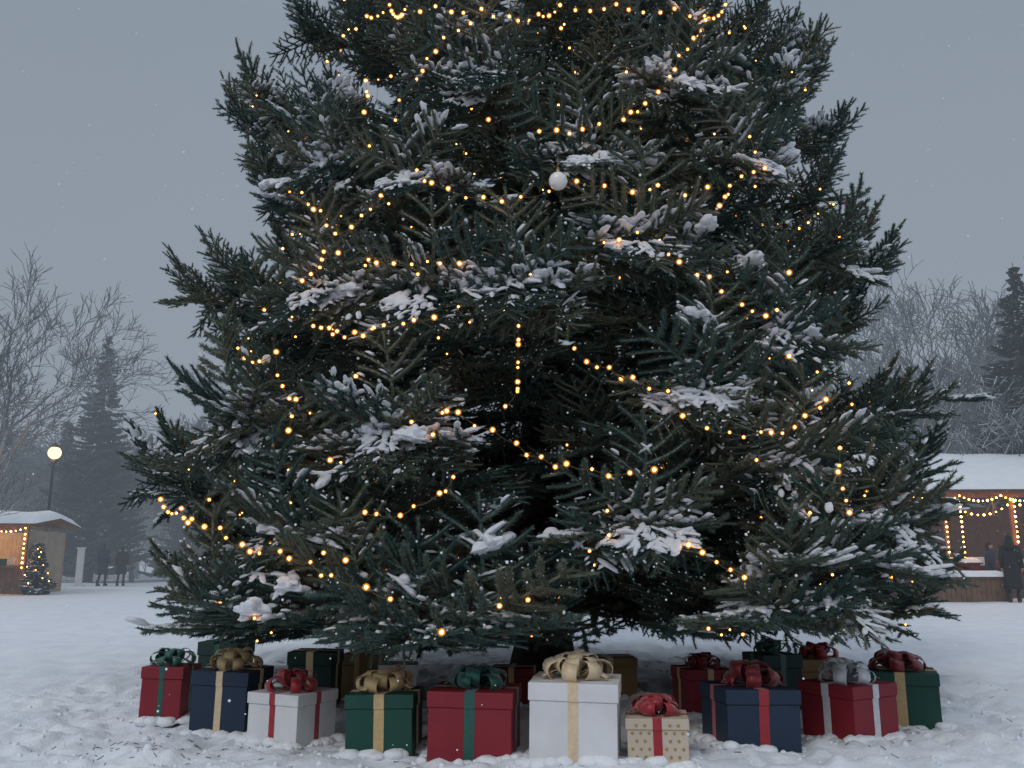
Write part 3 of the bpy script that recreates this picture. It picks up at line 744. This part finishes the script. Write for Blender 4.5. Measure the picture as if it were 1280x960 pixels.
# ------------------------------------------------------------------ people
M_skin=noisy('skin',(.42,.25,.18),(.48,.30,.22),20,.6); M_eye=noisy('eyes',(.02,.015,.01),(.03,.02,.02),20,.3); M_hair=noisy('hair',(.02,.014,.01),(.045,.03,.02),40,.7)
def person(loc,rz,h,coat,trouser,hem=.55,hat=None,step=.0,hood=False,name='person'):
    e=empty(name,loc,rz); e.scale=(h/1.72,)*3
    J={'pel':(0,0,.93,.13),'sp':(0,0,1.12,.12),'ch':(0,0,1.33,.14),'nk':(0,.005,1.49,.055),'hd':(0,-.01,1.56,.06),
       'hl':(-.09,0,.88,.085),'kl':(-.10,-.02-step,.49,.058),'al':(-.10,.03-step*1.6,.08,.042),'tl':(-.11,-.13-step*1.6,.04,.038),
       'hr':(.09,0,.88,.085),'kr':(.10,-.02+step*.6,.49,.058),'ar':(.10,.05+step*1.7,.08,.042),'tr':(.11,-.11+step*1.7,.04,.038),
       'sl':(-.17,0,1.41,.062),'el':(-.24,.03+step*.4,1.14,.046),'wl':(-.235,-.06+step*.3,.90,.032),
       'sr':(.17,0,1.41,.062),'er':(.24,.03-step*.4,1.14,.046),'wr':(.235,-.06-step*.3,.90,.032)}
    E=[('pel','sp'),('sp','ch'),('ch','nk'),('nk','hd'),('pel','hl'),('hl','kl'),('kl','al'),('al','tl'),('pel','hr'),('hr','kr'),('kr','ar'),('ar','tr'),('ch','sl'),('sl','el'),('el','wl'),('ch','sr'),('sr','er'),('er','wr')]
    ks=list(J); me=bpy.data.meshes.new('body'); me.from_pydata([J[k][:3] for k in ks],[(ks.index(a),ks.index(b)) for a,b in E],[]); me.materials.append(trouser)
    o=obj('body',me,e); sk=o.modifiers.new('skin','SKIN')
    for i,k in enumerate(ks): o.data.skin_vertices[0].data[i].radius=(J[k][3],J[k][3])
    o.data.skin_vertices[0].data[0].use_root=True; sk.use_smooth_shade=True; s=o.modifiers.new('ss','SUBSURF'); s.levels=1; s.render_levels=1
    mb=MB(); n=20; rings=[(1.50,.085,.08),(1.47,.13,.10),(1.42,.20,.13),(1.30,.205,.145),(1.12,.185,.14),(.98,.19,.145),(.85,.205,.16),(hem+.1,.22,.185),(hem,.235,.20),(hem+.01,.21,.17)]
    V=[(a*math.cos(2*math.pi*i/n)*(1+.03*math.sin(5*i)),b_*math.sin(2*math.pi*i/n),z_) for z_,a,b_ in rings for i in range(n)]
    mb.add(V,[(r*n+i,r*n+(i+1)%n,(r+1)*n+(i+1)%n,(r+1)*n+i) for r in range(len(rings)-1) for i in range(n)])
    for sx,a in ((-1,'l'),(1,'r')):
        S_,E_,W_=[Vector(J[k+a][:3]) for k in 'sew']
        mb.tube([S_+Vector((-sx*.05,0,.01)),S_,S_.lerp(E_,.5),E_,E_.lerp(W_,.5),W_],[.075,.088,.075,.066,.058,.05],12)
    mb.obj('coat',[coat],e,True)
    v,f=ICO3; out=[]
    for c in v:
        x,y,z_=c; q=Vector((x*.076,y*.094,z_*.118))
        if z_<-.2: q.x*=1+.35*z_*.6
        if y<-.75 and abs(x)<.22 and -.25<z_<.12: q.y-=.018
        out.append((q.x,q.y-.012,q.z+1.62))
    hd=MB(); hd.add(out,[tuple(t_) for t_ in f.tolist()],0)
    for sx in (-1,1):
        V,F=multi(ICO1,[(sx*.03,-.094,1.635)],[.011]); hd.add(V,[tuple(t_) for t_ in F.tolist()],1)
        V,F=multi(ICO2,[(sx*.077,-.005,1.615)],[.02]); hd.add(V,[tuple(t_) for t_ in F.tolist()],0)
    hd.box((0,-.098,1.565),(.04,.012,.008),2)
    hd.obj('head',[M_skin,M_eye,P_dred],e,True)
    hr=[]
    for c in v:
        x,y,z_=c; k=1.0 if (z_>.25 or y>.1) else .9
        hr.append((x*.086*k,y*.104*k+.004+(.03 if (y<0 and z_<.3) else 0),z_*.128*k+(1.625)))
    mb=MB(); mb.add(hr,[tuple(t_) for t_ in f.tolist()],0)
    if hood: mb.tube([(0,.06,1.62),(0,.07,1.5),(0,.05,1.40)],[.095,.12,.15],12)
    mb.obj('hair',[hat or M_hair],e,True)
    if hat:
        mb=MB(); mb.tube([(0,-.005,1.655),(0,-.003,1.69)],[.098,.094],16); mb.obj('hat_brim',[hat],e,True)
    mb=MB()
    for sx,a in ((-1,'l'),(1,'r')):
        W_=Vector(J['w'+a][:3]); mb.tube([W_+Vector((0,0,.02)),W_+Vector((0,-.004,-.03)),W_+Vector((0,-.008,-.085))],[.024,.034,.030],8)
        for k in range(4):
            fx=(k-1.5)*.017; L_=[.062,.072,.068,.052][k]; b0=W_+Vector((0,-.008+fx,-.082))
            mb.tube([b0,b0+Vector((-sx*.008,-.004,-L_*.5)),b0+Vector((-sx*.024,-.006,-L_*.95))],[.0085,.008,.006],6)
        b0=W_+Vector((0,-.03,-.03)); mb.tube([b0,b0+Vector((-sx*.01,-.02,-.025)),b0+Vector((-sx*.02,-.026,-.055))],[.011,.010,.007],6)
    mb.obj('hands',[M_skin],e,True)
    mb=MB()
    for a in 'lr':
        A=Vector(J['a'+a][:3]); mb.tube([A+Vector((0,0,.16)),A+Vector((0,0,.02)),A+Vector((0,-.02,-.03))],[.058,.058,.06],10); mb.tube([A+Vector((0,.045,-.045)),A+Vector((0,-.05,-.04)),A+Vector((0,-.17,-.052))],[.045,.052,.036],10)
    mb.obj('boots',[M_dark],e,True)
    mb=MB(); mb.tube([(0,0,1.45),(0,0,1.49),(0,0,1.53)],[.10,.105,.075],14); mb.obj('scarf',[coat],e,True)
    return e
M_c_navy=noisy('navy_wool',(.02,.026,.045),(.035,.045,.07),30,.95); M_c_black=noisy('black_wool',(.014,.015,.018),(.03,.032,.036),30,.95); M_c_red=noisy('grey_wool',(.07,.07,.075),(.1,.1,.11),30,.95)
person((-18.2,40,gh(-18.2,40)),3.0,1.80,M_c_navy,M_c_black,.55,M_c_black,step=.06)
person((-17.5,40.3,gh(-17.5,40.3)),3.3,1.74,M_c_black,M_c_navy,.50,None,step=.05)
person((13.45,24.2,gh(13.45,24.2)),2.5,1.74,M_c_black,M_c_black,.34,M_c_black,step=.03,hood=True)
person((14.0,26.3,gh(14.0,26.3)),1.3,1.62,M_c_navy,M_c_black,.5,M_c_black)
person((-7.5,46,gh(-7.5,46)),.5,1.7,M_c_red,M_c_black,.6,None,step=.1)

# ------------------------------------------------------------------ falling snow, and a glowing volume standing in for haze further off
n=4800
Yf=RNG.uniform(2.2,30,n); Xf=RNG.uniform(-1,1,n)*(Yf*.66+1.0); Zf=RNG.uniform(0,1,n)*(Yf*.8+1.2)+.05
V,F=multi(ICO1,np.stack([Xf,Yf,Zf],1),RNG.uniform(.0018,.0040,n)*(1+Yf*.035))
obj('falling_snow',mesh('falling_snow',V,F,[snow_mat('snowflake')],None,True))
mh=bpy.data.materials.new('glowing_haze'); mh.use_nodes=True; nt=mh.node_tree; nt.nodes.clear()
DEN=.0078
va=N(nt,'ShaderNodeVolumeAbsorption'); va.inputs['Color'].default_value=(0,0,0,1); va.inputs['Density'].default_value=DEN
ve=N(nt,'ShaderNodeEmission'); ve.inputs[0].default_value=(.275,.32,.375,1); ve.inputs[1].default_value=DEN  # haze light put in as even sky-coloured emission, without scattering
va2=N(nt,'ShaderNodeAddShader'); oo=N(nt,'ShaderNodeOutputMaterial'); nt.links.new(va.outputs[0],va2.inputs[0]); nt.links.new(ve.outputs[0],va2.inputs[1]); nt.links.new(va2.outputs[0],oo.inputs['Volume'])
mb=MB(); mb.box((0,90,25),(420,150,54)); mb.obj('glowing_haze',[mh])
pc=[];rc=[]
for i in range(520):
    x=RNG.uniform(-4.2,4.4); y=RNG.uniform(4.2,7.4) if i%3 else 4.6+.11*x*x+RNG.normal()*.22
    r=RNG.uniform(.005,.016)*(1 if RNG.random()<.9 else 1.8); pc.append((x,y,gh(x,y)+r*.1)); rc.append(r)
V,F=multi(ICO2,pc,rc); V+=np.array([[noise.noise(Vector(q)*45)*.007,noise.noise(Vector(q)*45+Vector((9,0,0)))*.007,noise.noise(Vector(q)*45+Vector((0,9,0)))*.005] for q in V])
obj('snow_clods',mesh('snow_clods',V,F,[M_snow],None,True))
mb=MB()
for i in range(190):
    a=RNG.uniform(-1.3,1.3); r=RNG.uniform(2.2,4.4); x=CX+r*math.sin(a); y=CY-r*math.cos(a)
    if RNG.random()<.4: x=-2.0+RNG.normal()*.4; y=5.25+RNG.normal()*.18
    L_=RNG.uniform(.012,.04); t_=RNG.uniform(0,6.28); z_=gh(x,y)+.004
    mb.tube([(x,y,z_),(x+L_*math.cos(t_),y+L_*math.sin(t_),gh(x+L_*math.cos(t_),y+L_*math.sin(t_))+.005)],.002,3)
mb.obj('fallen_twigs',[M_twig])

# ------------------------------------------------------------------ sky, sun, camera
w=bpy.data.worlds.new('World'); SC.world=w; w.use_nodes=True; nt=w.node_tree; nt.nodes.clear()
out=N(nt,'ShaderNodeOutputWorld'); bg=N(nt,'ShaderNodeBackground'); bg2=N(nt,'ShaderNodeBackground'); ads=N(nt,'ShaderNodeAddShader')
sky=N(nt,'ShaderNodeTexSky'); sky.sky_type='NISHITA'; sky.sun_disc=False; sky.sun_elevation=math.radians(42); sky.sun_rotation=math.radians(208); sky.dust_density=4
nt.links.new(sky.outputs[0],bg2.inputs[0]); bg2.inputs[1].default_value=.006
tc=N(nt,'ShaderNodeTexCoord'); sp=N(nt,'ShaderNodeSeparateXYZ'); nt.links.new(tc.outputs['Generated'],sp.inputs[0])
r=ramp(nt,[(0,(.27,.31,.365)),(.2,(.275,.32,.375)),(.55,(.24,.285,.345)),(.72,(.45,.525,.62)),(1,(.68,.77,.89))]); nt.links.new(sp.outputs[2],r.inputs[0])
nz=N(nt,'ShaderNodeTexNoise'); nz.inputs['Scale'].default_value=2.2; nz.inputs['Detail'].default_value=4; nt.links.new(tc.outputs['Generated'],nz.inputs['Vector'])
mr=N(nt,'ShaderNodeMapRange'); mr.inputs[3].default_value=.95; mr.inputs[4].default_value=1.05; nt.links.new(nz.outputs[0],mr.inputs[0])
nt.links.new(r.outputs[0],bg.inputs[0]); nt.links.new(mr.outputs[0],bg.inputs[1])
nt.links.new(bg.outputs[0],ads.inputs[0]); nt.links.new(bg2.outputs[0],ads.inputs[1]); nt.links.new(ads.outputs[0],out.inputs[0])
sd=bpy.data.lights.new('sun','SUN'); sd.energy=.65; sd.angle=math.radians(20); sd.color=(1,.97,.93)
so=bpy.data.objects.new('sun',sd); so.rotation_euler=(math.radians(48),0,math.radians(-28)); link(so)
cam=bpy.data.cameras.new('camera'); cam.lens=30.94; cam.sensor_width=36; cam.clip_end=1500; cam.clip_start=.05
co=bpy.data.objects.new('camera',cam); co.location=(0,0,1.0); co.rotation_euler=(math.radians(90+11.56),0,0); link(co); SC.camera=co
SC.view_settings.view_transform='Standard'; SC.view_settings.look='None'; SC.view_settings.exposure=0
